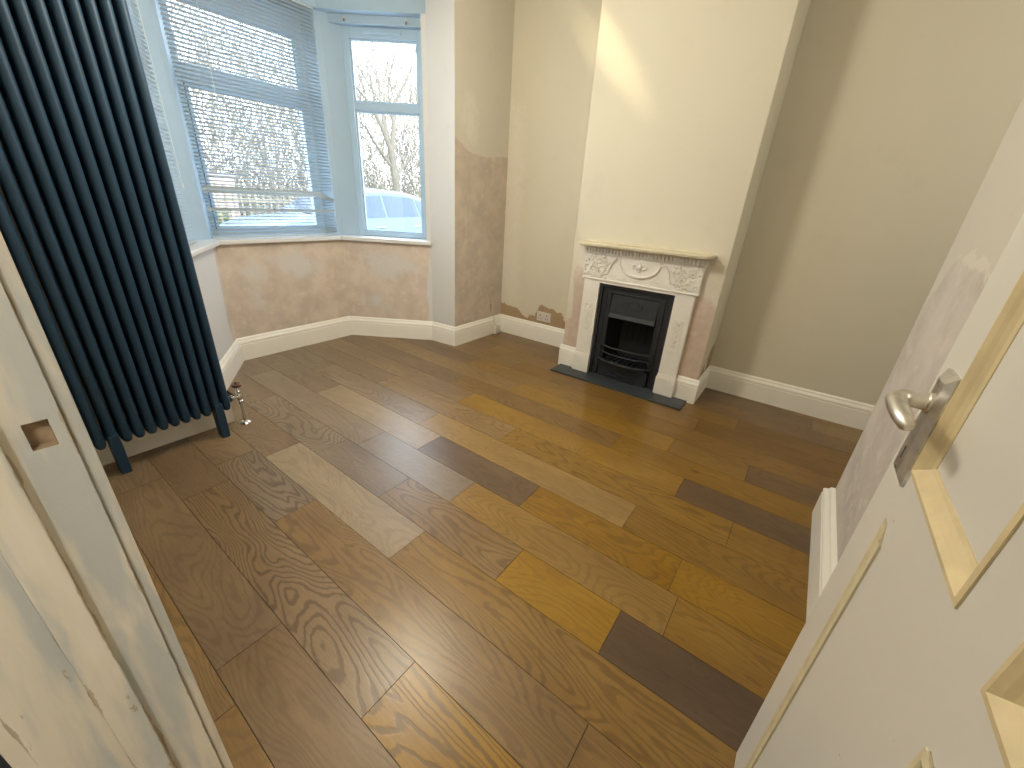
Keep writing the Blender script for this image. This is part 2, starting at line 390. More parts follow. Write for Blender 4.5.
# ceilings
MB().box(HX-1.6, RX+.2, -2.4, FY+.26, CZ, CZ+.1).build('ceiling', M['ceiling'], kind='structure')
def off(p, q, d):   # plan points p->q moved outward by d
    t = Vector((q[0]-p[0], q[1]-p[1])).normalized(); n = Vector((t.y, -t.x)); return (p[0]+n.x*d, p[1]+n.y*d), (q[0]+n.x*d, q[1]+n.y*d)
def mir(poly): return [(3.218-x, y) for x, y in reversed(poly)]
MB().prism([(E0[0]-.2, FY), (E1[0]+.2, FY), (2.78, 2.72), (2.30, 3.55), (.92, 3.55), (.44, 2.72)], BZ, BZ+.08).build('ceiling_bay', M['ceiling'], kind='structure')
# window head: a boxed lintel above each light
def along(P, Q, s_, o_):
    t = Vector((Q[0]-P[0], Q[1]-P[1])).normalized(); n = Vector((-t.y, t.x)); return (P[0]+t.x*s_+n.x*o_, P[1]+t.y*s_+n.y*o_)
# for the three lights: P->Q travelled clockwise (outside on the left)
LC, LS = .928, .751
def lintel(P, Q, L, e0, e1, n):
    a = MB().prism([along(P, Q, -e0*.0, .0), along(P, Q, L, .0), along(P, Q, L+e1, .26), along(P, Q, -e0, .26)], 2.315, BZ+.01)
    a.prism([along(P, Q, 0, .075), along(P, Q, L, .075), along(P, Q, L+e1, .26), along(P, Q, -e0, .26)], 2.265, 2.318)
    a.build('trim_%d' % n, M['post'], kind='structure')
lintel(A0, A1, LC, .14, .14, 1); lintel(A1, B1, LS, .14, .0, 2); lintel(B0, A0, LS, .0, .14, 3)
# corner posts between the lights
pr = [along(A0, A1, .93, .045), along(A1, B1, .0, .045), along(A1, B1, .112, .135), along(A1, B1, .112, .24), along(A0, A1, .90, .24), along(A0, A1, .875, .135)]
pr = [pr[0], pr[1], pr[2], pr[3], (2.24, 3.46), pr[4], pr[5]]
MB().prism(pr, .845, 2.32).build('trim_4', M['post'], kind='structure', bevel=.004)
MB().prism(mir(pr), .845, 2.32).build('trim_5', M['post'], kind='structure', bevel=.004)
# plaster reveals at the outer ends of the canted lights
rv = [along(A1, B1, .715, .0), along(A1, B1, LS, .0), along(A1, B1, LS+.0, .24), along(A1, B1, .685, .24), along(A1, B1, .685, .13)]
MB().prism(rv, .82, 2.32).build('wall_bay_reveal_right', M['wall_bay'], kind='structure')
MB().prism(mir(rv), .82, 2.32).build('wall_bay_reveal_left', M['wall_bay'], kind='structure')
# sills
def sill(poly, n): MB().prism(poly, .82, .85).build('trim_%d' % n, M['sill'], kind='structure', bevel=.006)
sf = .037
c0 = along(A0, A1, .02, -sf); c1 = along(A0, A1, LC-.02, -sf)
sill([c0, c1, along(A0, A1, LC, .0), along(A0, A1, LC+.1, .2), along(A0, A1, -.1, .2), A0], 6)
sr = [c1, along(A1, B1, LS+.008, -sf), along(A1, B1, LS+.008, 0), along(A1, B1, LS, .2), (A1[0]+.108, A1[1]+.2), A1]
sill(list(reversed(sr)), 7); sill(mir(list(reversed(sr))), 8)

# ------------------------------------------------------------------ windows
def window(num, P, Q, s0, s1, z0, z1, g, zt, vent=None, o0=.13, o1=.19):
    """frame s0..s1 x z0..z1; g=(gs0,gs1,gz0,gz1) glass; zt=(t0,t1) transom"""
    def bx(mb, a, b, c, d, oa, ob): return mb.prism([along(P, Q, a, oa), along(P, Q, b, oa), along(P, Q, b, ob), along(P, Q, a, ob)], c, d)
    f = MB()
    bx(f, s0, g[0], z0, z1, o0, o1); bx(f, g[1], s1, z0, z1, o0, o1); bx(f, g[0]-.001, g[1]+.001, z0, g[2], o0, o1); bx(f, g[0]-.001, g[1]+.001, g[3], z1, o0, o1)
    bx(f, g[0]-.001, g[1]+.001, zt[0], zt[1], o0, o1)
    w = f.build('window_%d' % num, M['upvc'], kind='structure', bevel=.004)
    for k, (a, b) in enumerate(((g[2], zt[0]), (zt[1], g[3]))):
        # glazing bead frame inside each opening and its pane
        m = MB(); t = .013
        for q in ((g[0], g[0]+t, a, b), (g[1]-t, g[1], a, b), (g[0]+t, g[1]-t, a, a+t), (g[0]+t, g[1]-t, b-t, b)): bx(m, *q, o0+.012, o0+.028)
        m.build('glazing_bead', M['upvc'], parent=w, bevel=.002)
        p = MB(); bx(p, g[0]+.004, g[1]-.004, a+.004, b-.004, o0+.03, o0+.036); p.build('window_pane', M['glass'], parent=w)
    if vent:
        m = MB(); bx(m, vent[0], vent[1], vent[2], vent[2]+.03, o0-.014, o0+.002); bx(m, vent[0]+.02, vent[1]-.02, vent[2]+.008, vent[2]+.016, o0-.02, o0-.012)
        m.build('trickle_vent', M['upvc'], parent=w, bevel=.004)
    return w
w3 = window(3, A1, B1, .108, .690, .852, 2.268, (.158, .655, .888, 2.2), (1.757, 1.812), (.27, .54, 2.222))
w2 = window(2, A0, A1, .0, .93, .852, 2.268, (.075, .815, .895, 2.145), (1.73, 1.825))
w1 = window(1, B0, A0, LS-.690, LS-.108, .852, 2.268, (LS-.655, LS-.158, .888, 2.2), (1.757, 1.812))
# opening-sash bar of the centre light
sb = MB()
for a, b, c, d in ((.079, .10, .895, 1.73), (.80, .815, .895, 1.73), (.10, .80, .895, .925)):
    sb.prism([along(A0, A1, a, .122), along(A0, A1, b, .122), along(A0, A1, b, .15), along(A0, A1, a, .15)], c, d)
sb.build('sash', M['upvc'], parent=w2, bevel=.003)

# ------------------------------------------------------------------ venetian blinds
def blind(P, Q, s0, s1, o_, z0, z1, label, twist, wand):
    c = along(P, Q, (s0+s1)/2, o_); t = thing('venetian_blind', label, 'window blind', (c[0], c[1], z0))
    ca, sa = math.cos, math.sin
    pitch = .0213; m = MB(); z = z0+.03; i = 0
    zs = []
    while z < z1-.03:
        tilt = math.radians(16) + R.uniform(-.05, .05)
        dz0 = dz1 = 0
        for (zc, w, tl, dd) in twist:
            if abs(z-zc) < w: tilt = math.radians(tl); dz1 = dd
        rings = []
        for k in range(9):
            s_ = s0+.004+(s1-s0-.008)*k/8; zz = z + dz0 + (dz1 if k >= 8 else 0) + math.sin(k*1.3+i)*.0006
            ring = []
            for q in range(4):
                h = (q/3-.5)*.025; cv = .0022*(1-(2*q/3-1)**2)
                oo = h*ca(tilt)+cv*sa(tilt); vz = -h*sa(tilt)+cv*ca(tilt)
                x, y = along(P, Q, s_, o_+oo); ring.append((x, y, zz+vz))
            rings.append(ring)
        m.loft(rings, closed=False, caps=False); zs.append(z)
        z += pitch; i += 1
    rel(m, t).build('slats', M['blind'], parent=t, smooth=True, fix=False)
    def bar(name, a, b, c_, d, w, mt): 
        q = MB().prism([along(P, Q, a, o_-w), along(P, Q, b, o_-w), along(P, Q, b, o_+w), along(P, Q, a, o_+w)], c_, d)
        return rel(q, t).build(name, mt, parent=t, bevel=.002)
    bar('head_rail', s0, s1, z1-.028, z1, .014, M['blind']); bar('bottom_rail', s0, s1, z0, z0+.012, .013, M['blind'])
    n = 3 if s1-s0 > .7 else 2
    for k in range(n):
        s_ = s0+.12+(s1-s0-.24)*k/(n-1) if n > 1 else (s0+s1)/2
        q = MB()
        for dd in (-.0125, .0125):
            x, y = along(P, Q, s_, o_+dd); q.tube([(x, y, z0+.01), (x, y, z1-.01)], .0008, 5)
        rel(q, t).build('ladder_cord', M['cord'], parent=t)
    for a, zb in wand:
        x, y = along(P, Q, a, o_-.02); q = MB().tube([(x, y, zb), (x, y, z1-.02)], .0022, 6); q.tube([(x, y, zb-.03), (x, y, zb)], .005, 6)
        rel(q, t).build('tilt_wand', M['cord'], parent=t)
    return t
blind(A0, A1, .004, .915, .024, .856, 2.33, 'wide silver venetian blind across the centre light of the bay', [(1.155, .011, 62, -.05), (1.135, .008, 50, -.03), (1.035, .011, 58, 0), (.885, .03, 40, 0)], [(.19, 1.62)])
blind(B0, A0, .06, .575, .055, .856, 2.262, 'narrow silver venetian blind in the canted left light behind the radiator', [], [(.53, 1.18)])
# two blind clips left on the head of the uncovered light
for k, (s_, lb) in enumerate(((.165, 'small dark blind clip on the bare right light head, nearer the corner post'), (.60, 'small dark blind clip on the bare right light head, nearer the plaster reveal'))):
    x, y = along(A1, B1, s_, .065); t = thing('blind_clip', lb, 'bracket', (x, y, 2.285), 'blind clips on the uncovered window')
    q = MB().prism([along(A1, B1, s_-.008, .060), along(A1, B1, s_+.008, .060), along(A1, B1, s_+.008, .0755), along(A1, B1, s_-.008, .0755)], 2.275, 2.30)
    rel(q, t).build('clip_plate', M['steel'], parent=t)
    q = MB().tube([(x, y, 2.288), (x-.008, y-.004, 2.280), (x-.012, y-.006, 2.270)], .004, 6); rel(q, t).build('clip_hook', M['socket_dark'], parent=t)

# ------------------------------------------------------------------ floor boards
def boards():
    mb = MB(); cols = []; uvs = []
    fix = {  # row: (joints from far to near), tones per board between joints (far first): (tone, grain, sat); sat = oak variation plus painted cool-to-warm light
        -1: ([1.9, .865, -.5], [(.40, .3, .3), (.50, .5, .5), (.52, .3, .6), (.4, .3, .5)]),
        0: ([2.05, .99, -.3], [(.40, .4, .2), (.42, .40, .3), (.40, .35, .4), (.5, .4, .6)]),
        1: ([2.3, 1.82, .59, -.6], [(.3, .3, .2), (.36, .3, .3), (.46, 1.0, .35), (.55, 1.0, .9), (.5, .5, .5)]),
        2: ([2.6, 1.98, 1.42, .13], [(.4, .5, .3), (.45, .4, .3), (.44, 1.0, .15), (.47, .55, .55), (.45, .5, .6)]),
        3: ([2.75, 1.88, .933, -.25], [(.42, .4, .3), (.44, .4, .3), (.68, .30, .15), (.52, .65, .7), (.5, .5, .6)]),
        4: ([2.5, 1.73, 1.233, .58, .186], [(.45, .4, .2), (.50, .7, .1), (.42, .25, .1), (.48, .7, .5), (.66, .3, .9), (.14, .25, .3)]),
        5: ([2.9, 1.643, .98, .05], [(.45, .3, .2), (.52, .3, .1), (.50, .15, .0), (.58, .4, .7), (.55, .5, .8)]),
        6: ([2.35, 1.384, .731, .085], [(.42, .4, .2), (.66, .3, .2), (.27, .4, .3), (.54, .5, .9), (.60, .4, .9)]),
        7: ([2.7, 1.576, .328, -.5], [(.4, .4, .2), (.50, .5, .2), (.64, .3, .6), (.50, .5, .8), (.5, .4, .7)]),
        8: ([2.2, 1.119, -.037, -.9], [(.42, .5, .3), (.54, .5, .5), (.56, .7, .8), (.50, .4, .8), (.4, .4, .6)]),
        9: ([1.6, .213, -.8], [(.48, .4, .4), (.60, .3, .8), (.24, .4, .4), (.4, .4, .6)]),
        10: ([1.85, .615, -.6], [(.36, .4, .4), (.42, .7, .6), (.48, .4, .8), (.4, .4, .6)]),
        11: ([1.45, .357, -.03, -1.0], [(.50, .4, .5), (.58, .3, .8), (.46, .4, .7), (.28, .5, .5), (.4, .4, .6)]),
        12: ([2.0, .75, -.45], [(.30, .4, .4), (.50, .4, .7), (.42, .4, .7), (.34, .4, .6)]),
        13: ([1.7, .30, -.75], [(.46, .4, .5), (.44, .5, .7), (.36, .4, .7), (.4, .4, .6)]),
        14: ([2.1, 1.2, .1, -.9], [(.45, .5, .5), (.5, .4, .6), (.40, .4, .7), (.32, .4, .7), (.4, .4, .6)]),
    }
    g = .0009
    for k in range(-3, 20):
        x0 = .117+.1763*k; x1 = x0+.1763
        ymin, ymax = -2.3, 2.62
        if x0 > .69 and x1 < 2.53: ymax = 3.3
        if x1 < .0: ymin, ymax = -2.3, 2.4
        if k in fix: js, tn = fix[k]
        else:
            js = []; y = R.uniform(1.2, 2.4)
            while y > -2.2: js.append(y); y -= R.choice((.9, 1.2, 1.25))
            tn = [(R.uniform(.3, .6), R.uniform(.3, .7), R.uniform(.4, .8)) for _ in range(len(js)+1)]
        js = [j for j in js if ymin+.02 < j < ymax-.02] if False else js
        ys = [ymax]+[j for j in js]+[ymin]
        for i in range(len(ys)-1):
            a, b = ys[i], ys[i+1]
            if b >= ymax: continue
            a = min(a, ymax)
            pts = [(x0+g, b+g), (x1-g, b+g), (x1-g, a-g), (x0+g, a-g)]
            P = [(x+.022*(y-.9), y) for x, y in pts]
            n = len(mb.v)
            mb.v += [(x, y, 0) for x, y in P]+[(x, y, -.004) for x, y in P]
            fs = [(0, 1, 2, 3), (4, 5, 1, 0), (5, 6, 2, 1), (6, 7, 3, 2), (7, 4, 0, 3)]
            ou, ov = R.uniform(0, 60), R.uniform(0, 60); tone = tn[min(i, len(tn)-1)]
            loc = [(x-x0+ou, y+ov) for x, y in pts]*2
            for q in fs:
                mb.f.append(tuple(n+j for j in q)); mb.mi.append(0)
                for j in q: uvs.append(loc[j]); cols.append((tone[0], tone[1], tone[2], 1))
    n0 = len(mb.f)
    mb.box(-.30, RX+.1, -2.25, 2.5, -.05, -.004, 1); mb.box(.75, 2.47, 2.5, 3.3, -.05, -.004, 1)
    while len(uvs) < sum(len(f) for f in mb.f): uvs.append((0, 0)); cols.append((.1, 0, 0, 1))
    o = mb.build('floor', [M['floor'], M['soot']], kind='structure', fix=False)
    u = o.data.uv_layers.new(name='UVMap'); c = o.data.color_attributes.new('board', 'FLOAT_COLOR', 'CORNER')
    o.data.uv_layers['UVMap'].data.foreach_set('uv', [q for p in uvs for q in p])
    o.data.color_attributes['board'].data.foreach_set('color', [q for p in cols for q in p])
    return o
boards()
MB().box(-1.75, -.06, -2.3, 3.4, -.02, .006).build('floor_hall', M['carpet'], kind='structure')
MB().box(-1.75, -1.6, -2.3, 3.4, 0, CZ).build('wall_hall_far', M['hall'], kind='structure')
MB().box(-1.75, HX, -2.4, -2.3, 0, CZ).build('wall_hall_end', M['hall'], kind='structure')
MB().box(-1.75, HX, 3.3, 3.4, 0, CZ).build('wall_hall_front', M['hall'], kind='structure')
MB().box(HX-1.6, HX+.02, 2.3, 3.4, CZ, CZ+.1).build('ceiling_hall', M['ceiling'], kind='structure')
MB().box(HX, LX, FY, 3.4, 0, CZ).build('wall_hall_side', M['hall'], kind='structure')

# ------------------------------------------------------------------ skirting boards
PROF = [(0, 0), (.019, 0), (.019, .118), (.0165, .121), (.0165, .127), (.019, .130), (.0185, .137), (.015, .144), (.0105, .150), (.0085, .156), (.0085, .160), (.0055, .165), (0, .171)]
def skirting(name, pts, k=1.0, mat=None):
    """pts: plan points with the room on the left"""
    rings = []
    P = [Vector((*p, 0)) for p in pts]
    for i, p in enumerate(P):
        ds = []
        if i > 0: ds.append((P[i]-P[i-1]).normalized())
        if i < len(P)-1: ds.append((P[i+1]-P[i]).normalized())
        ns = [Vector((-d.y, d.x, 0)) for d in ds]
        b = sum(ns, Vector()).normalized(); sc_ = 1/max(.3, b.dot(ns[0]))
        rings.append([p+b*sc_*(d_*k)+Vector((0, 0, z)) for d_, z in PROF])
    return MB().loft(rings).build(name, mat or M['trim'], kind='structure')
skirting('baseboard_front', [(RX, FY), E1, B1, A1, A0, B0, E0, (LX, FY)])
skirting('baseboard_chimney_left', [(BX, BY1), (RX, BY1), (RX, FY)])
skirting('baseboard_chimney_right', [(RX, -2.2), (RX, BY0), (BX, BY0)])
FC = .925    # fireplace centre line (y)
skirting('baseboard_breast_right', [(BX, BY0-.019), (BX, FC-.39)])
skirting('baseboard_breast_left', [(BX, FC+.39), (BX, BY1+.019)])
skirting('baseboard_back', [(LX, BKY), (BKX, BKY), (BKX, -2.2)][::1], 1.7)

# ------------------------------------------------------------------ fireplace
fp = thing('fireplace', 'white painted cast iron fireplace with black grate on the chimney breast', 'fireplace', (BX, FC, 0))
def F(mb, u0, u1, z0, z1, d0, d1): return mb.box(BX-d1, BX-d0, FC+u0, FC+u1, z0, z1)
def addp(mb, name, mat, **k): return rel(mb, fp).build(name, mat, parent=fp, **k)
HZ = .0125
m = MB()
for s in (-1, 1):
    F(m, s*.264, s*.385, .15, .726, 0, .034)
    F(m, s*.259, s*.392, HZ, .136, 0, .05); F(m, s*.261, s*.390, .136, .146, 0, .046); F(m, s*.262, s*.388, .146, .158, 0, .040)
F(m, -.40, .40, .724, .900, 0, .038); F(m, -.404, .404, .720, .730, 0, .046); F(m, -.404, .404, .893, .903, 0, .046)
F(m, -.408, .408, .900, .938, 0, .052)
F(m, -.273, .273, .700, .724, 0, .036)
addp(m, 'surround', M['fire_white'], bevel=.0025)
# dentil band
m = MB(); k = 34
for i in range(k):
    u = -.398+.796*(i+.5)/k; F(m, u-.0065, u+.0065, .906, .934, .05, .068)
addp(m, 'dentil_band', M['fire_white'])
# mantel shelf with rounded front corners
def shelf(z0, z1, w, d, r):
    pts = [(BX, FC+w), (BX, FC-w)]
    for i in range(7): a = PI/2*i/6; pts.append((BX-d+r-r*math.sin(a)*1, FC-w+r-r*math.cos(a)) if True else None)
    for i in range(7): a = PI/2*i/6; pts.append((BX-d+r-r*math.cos(a), FC+w-r+r*math.sin(a)))
    return pts
m = MB()
for z0, z1, w, d in ((.938, .944, .418, .085), (.944, .951, .432, .112), (.951, .958, .440, .126), (.958, .966, .443, .130), (.966, .969, .441, .126)):
    m.prism(shelf(z0, z1, w, d, .045), z0, z1)
addp(m, 'mantel_shelf', M['shelf_cream'], bevel=.0015)
# painted ledge strip where the shelf meets the wall
addp(F(MB(), -.40, .41, .969, .979, 0, .014), 'shelf_upstand', M['shelf_cream'], bevel=.002)
# relief on the frieze: hanging swag, ribbon ends, urn, scattered leaves
m = MB(); D0 = BX-.040
def P3(u, z, d=.003): return (D0-d, FC+u, z)
m.tube([P3(.135*math.cos(a), .862-.085*math.sin(a)) for a in [PI*i/18 for i in range(19)]], [.005+.006*math.sin(PI*i/18) for i in range(19)], 7)
for s in (-1, 1):
    m.tube([P3(s*(.16+.055*t), .875-.105*t+.03*math.sin(t*PI)) for t in [i/8 for i in range(9)]], [.009-.004*i/8 for i in range(9)], 6)
    m.tube([P3(s*(.16+.10*t), .872-.115*t*t) for t in [i/8 for i in range(9)]], [.005-.002*i/8 for i in range(9)], 6)
    m.tube([P3(s*(.15+.02*math.cos(a)), .878+.012*math.sin(a)) for a in [2*PI*i/10 for i in range(11)]], .003, 5)
for i in range(11):
    a = 2*PI*i/11; m.ball(P3(.045*math.cos(a), .842+.016*math.sin(a)), .006, .011, .008, 8, 5)
m.ball(P3(0, .842), .009, .022, .014); m.ball(P3(0, .865), .006, .012, .007); m.ball(P3(0, .815), .006, .016, .006)
for i in range(230):
    s = R.choice((-1, 1)); u = s*R.uniform(.215, .39); z = R.uniform(.738, .885)
    m.ball(P3(u, z, .001), .009, R.uniform(.004, .009), R.uniform(.003, .006), 6, 4)
for i in range(36):
    u = R.uniform(-.2, .2); z = R.uniform(.738, .765); m.ball(P3(u, z, .001), .0035, R.uniform(.006, .01), .004, 6, 4)
addp(m, 'frieze_relief', M['fire_white'], smooth=True)
# carved panels on the jambs
for s in (-1, 1):
    m = MB(); c = s*.322; D1 = .034
    for a, b, z0, z1 in ((c-.031, c-.027, .33, .545), (c+.027, c+.031, .33, .545), (c-.031, c+.031, .33, .334), (c-.031, c+.031, .541, .545)): F(m, a, b, z0, z1, D1-.001, D1+.004)
    for i in range(5):
        z = .36+.039*i
        m.ball((BX-D1, FC+c, z), .005, .012, .012, 8, 5)
        for q in (-1, 1):
            m.tube([(BX-D1-.002, FC+c+q*.004, z+.012), (BX-D1-.004, FC+c+q*.017, z+.020), (BX-D1-.002, FC+c+q*.020, z+.006)], [.003, .003, .0015], 5)
    addp(m, 'jamb_relief', M['fire_white'], smooth=True)
# cast-iron insert
m = MB(); W = .262; T = .700
F(m, -W, -W+.022, HZ, T, -.01, .018); F(m, W-.022, W, HZ, T, -.01, .018); F(m, -W+.022, W-.022, T-.022, T, -.01, .018)
F(m, -W+.022, -W+.050, HZ, T-.022, -.03, .004); F(m, W-.050, W-.022, HZ, T-.022, -.03, .004); F(m, -W+.050, W-.050, T-.050, T-.022, -.03, .004)
F(m, -W+.050, -W+.060, HZ, T-.050, -.03, .010); F(m, W-.060, W-.050, HZ, T-.050, -.03, .010); F(m, -W+.06, W-.06, T-.060, T-.050, -.03, .010)
addp(m, 'iron_frame', M['iron'], bevel=.003)
# splayed cheeks and fireback
m = MB(); i0 = W-.055
for s in (-1, 1):
    m.quad((BX-.002, FC+s*i0, HZ), (BX-.002, FC+s*i0, T-.05), (BX+.19, FC+s*.13, T-.05), (BX+.19, FC+s*.13, HZ))
    m.quad((BX+.012, FC+s*(i0+.01), HZ), (BX+.012, FC+s*(i0+.01), T-.05), (BX+.20, FC+s*.14, T-.05), (BX+.20, FC+s*.14, HZ))
m.box(BX+.19, BX+.21, FC-.15, FC+.15, HZ, T-.05); m.box(BX-.0, BX+.21, FC-.21, FC+.21, T-.06, T-.04)
for i in range(5):
    u = -.10+.05*i; m.box(BX+.183, BX+.192, FC+u-.018, FC+u+.018, .27, .60)
addp(m, 'firebox', M['soot'])
# hood panel with an oval wreath
m = MB()
hq = [(.002, .652), (.002, .47)]
m.loft([[(BX+.02, FC+s*.168, .648), (BX+.008, FC+s*.168, .648), (BX-.012, FC+s*.166, .50), (BX-.022, FC+s*.166, .472), (BX-.012, FC+s*.166, .468), (BX+.02, FC+s*.168, .60)] for s in (-1, 1)])
hood = addp(m, 'hood', M['iron'])
m = MB()
def hp(u, z): t = (z-.50)/(.148); return (BX-.012+.020*t-.001, FC+u, z)
m.tube([hp(.038*math.cos(a), .575+.026*math.sin(a)) for a in [2*PI*i/20 for i in range(21)]], .004, 6)
m.tube([hp(.05*math.cos(a)-.01, .575+.034*math.sin(a)) for a in [PI*.6+PI*.9*i/14 for i in range(15)]], .003, 6)
for s in (-1, 1):
    m.tube([hp(s*(.05+.06*t), .575+.018*math.sin(t*5)) for t in [i/9 for i in range(10)]], [.004-.002*i/9 for i in range(10)], 6)
rel(m, fp).build('hood_wreath', M['iron'], parent=hood, smooth=True)
for s in (-1, 1):
    addp(F(MB(), s*.170, s*.205, .16, T-.06, -.01, .006), 'side_cheek', M['iron'], bevel=.003)
# three bowed fire bars
for i, (z, r) in enumerate(((.262, .0065), (.212, .0065), (.150, .011))):
    pts = [(BX-.006-.062*max(0, 1-(abs(u)/.2)**3), FC+u, z) for u in [-.2+.4*k/22 for k in range(23)]]
    addp(MB().tube(pts, r, 8), 'fire_bar', M['iron'], smooth=True)
m = MB()
for u in (-.196, .196): m.tube([(BX-.010, FC+u, .14), (BX-.010, FC+u, .272)], .008, 8)
m.box(BX-.045, BX+.18, FC-.17, FC+.17, .132, .145)
for k in range(9): u = -.15+.0375*k; m.box(BX-.04, BX+.17, FC+u-.005, FC+u+.005, .145, .158)
addp(m, 'grate', M['iron'])
m = MB()
F(m, -.19, .19, .105, .128, -.012, .030); F(m, -.19, -.115, HZ, .105, -.02, .022); F(m, .115, .19, HZ, .105, -.02, .010); F(m, -.115, .115, HZ, .028, -.02, .03)
m.tube([(BX-.026, FC-.03, .075), (BX-.045, FC-.03, .07), (BX-.045, FC+.03, .07), (BX-.026, FC+.03, .075)], .005, 6)
F(m, -.113, .113, .03, .10, -.01, .018)
addp(m, 'ash_cover', M['iron'], bevel=.003)
# hearth slab
h = MB().box(2.603, BX, .437, 1.432, .0, .0125).box(BX, BX+.26, FC-.25, FC+.25, 0, .0125).build('hearth_slab', M['slate'], bevel=.0015)
tag(h, 'thin dark slate hearth slab on the boards before the fireplace', 'hearth')

# ------------------------------------------------------------------ radiator (thirteen columns, three deep)
RY = 2.252
rad = thing('column_radiator', 'tall dark blue column radiator standing before the front wall', 'radiator', (.43, RY, 0))
def section(x, foot):
    m = MB(); zb, zt = .135, 1.93
    for dy in (-.037, 0, .037):
        m.tube([(x, RY+dy, .19), (x, RY+dy, 1.87)], .0155, 12)
    for z0, zz in ((zb, 1), (zt, -1)):      # rounded header casting
        w = .0185
        rings = []
        for k, (h, ww, dd) in enumerate(((0, .45, .030), (.004, .72, .042), (.012, .95, .050), (.03, 1.12, .0525), (.075, 1.1, .050), (.10, .8, .046))):
            zz_ = z0+zz*h; ring = []
            for j in range(12):
                a = 2*PI*j/12; ring.append((x+w*ww*(abs(math.cos(a))**.8)*(1 if math.cos(a) >= 0 else -1), RY+dd*(abs(math.sin(a))**.6)*(1 if math.sin(a) >= 0 else -1), zz_))
            rings.append(ring)
        if zz < 0: rings = rings[::-1]
        m.loft(rings)
        m.tube([(x-.0218, RY, z0+zz*.04), (x+.0218, RY, z0+zz*.04)], .019, 10)
    return m
xs = [.670-.0435*k for k in range(13)]
for k, x in enumerate(xs):
    rel(section(x, 0), rad).build('column_section', M['radiator'], parent=rad, smooth=True)
for x in (xs[1]+.004, xs[10]):
    m = MB().loft([[(x-w, RY-.056, z), (x+w, RY-.056, z), (x+w, RY+.0, z), (x-w, RY+.0, z)] for z, w in ((0, .017), (.006, .018), (.12, .019), (.19, .017))])
    m.box(x-.014, x+.014, RY-.05, RY+.05, .12, .15)
    rel(m, rad).build('leg', M['radiator'], parent=rad, bevel=.003)
m = MB(); m.lathe([(.012, 0), (.015, .004), (.015, .016), (.012, .02)], (xs[0]+.018, RY, .175), (1, 0, 0)); rel(m, rad).build('end_bush', M['radiator'], parent=rad, smooth=True)

# valve
vx, vy = .757, 2.285
va = thing('radiator_valve', 'chrome radiator valve and pipe beside the blue column radiator foot', 'valve', (vx, vy, 0))
m = MB().lathe([(.0001, .0), (.026, .0), (.027, .003), (.020, .009), (.0105, .013)], (vx, vy, 0)); rel(m, va).build('pipe_collar', M['chrome'], parent=va, smooth=True)
m = MB().tube([(vx, vy, .008), (vx, vy, .125)], .0075, 12); rel(m, va).build('pipe', M['chrome'], parent=va, smooth=True)
m = MB().lathe([(.008, .118), (.014, .120), (.014, .136), (.010, .139), (.0125, .144), (.0155, .158), (.0125, .172), (.009, .178), (.012, .182), (.012, .192), (.007, .197), (.0055, .222)], (vx, vy, 0))
m.tube([(vx, vy, .158), (vx-.028, vy-.012, .166), (vx-.052, RY+.004, .174)], [.010, .009, .009], 12)
m.lathe([(.013, 0), (.015, .003), (.015, .014), (.012, .017)], (vx-.034, vy-.018, .170), (-1, -.25, .08))
rel(m, va).build('valve_body', M['chrome'], parent=va, smooth=True)
m = MB().lathe([(.0001, .214), (.012, .214), (.021, .218), (.024, .225), (.023, .232), (.018, .235), (.014, .232), (.008, .234), (.007, .243), (.004, .246), (.0001, .246)], (vx, vy, 0))
rel(m, va).build('wheel_head', M['copper'], parent=va, smooth=True)

# ------------------------------------------------------------------ sockets
so = thing('wall_socket', 'white double wall socket in the patch of brown bare plaster', 'socket', (RX, 1.862, .24))
m = MB().box(RX-.009, RX+.001, 1.789, 1.935, .197, .283); rel(m, so).build('face_plate', M['socket'], parent=so, bevel=.003)
for c in (1.828, 1.897):
    m = MB(); m.box(RX-.0105, RX-.009, c-.004, c+.004, .246, .262); m.box(RX-.0105, RX-.009, c-.016, c-.009, .220, .228); m.box(RX-.0105, RX-.009, c+.009, c+.016, .220, .228)
    rel(m, so).build('socket_holes', M['socket_dark'], parent=so)
    m = MB().box(RX-.013, RX-.009, c-.022+.0, c-.010, .252, .274); rel(m, so).build('rocker_switch', M['socket'], parent=so, bevel=.002)
ph = thing('telephone_socket', 'small white telephone box low on the skirting in the far corner', 'socket', (3.05, FY-.019, .03))
m = MB().box(3.015, 3.09, FY-.062, FY-.019, .004, .078); rel(m, ph).build('socket_box', M['socket'], parent=ph, bevel=.006)
m = MB().tube([(3.045, FY-.03, .085), (3.03, FY-.024, .12), (3.028, FY-.021, .16), (3.025, FY-.006, .18), (3.022, FY-.004, .23), (3.030, FY-.004, .27), (3.018, FY-.003, .32), (3.015, FY-.003, .375)], .0028, 6)
rel(m, ph).build('cable', M['socket'], parent=ph, smooth=True)

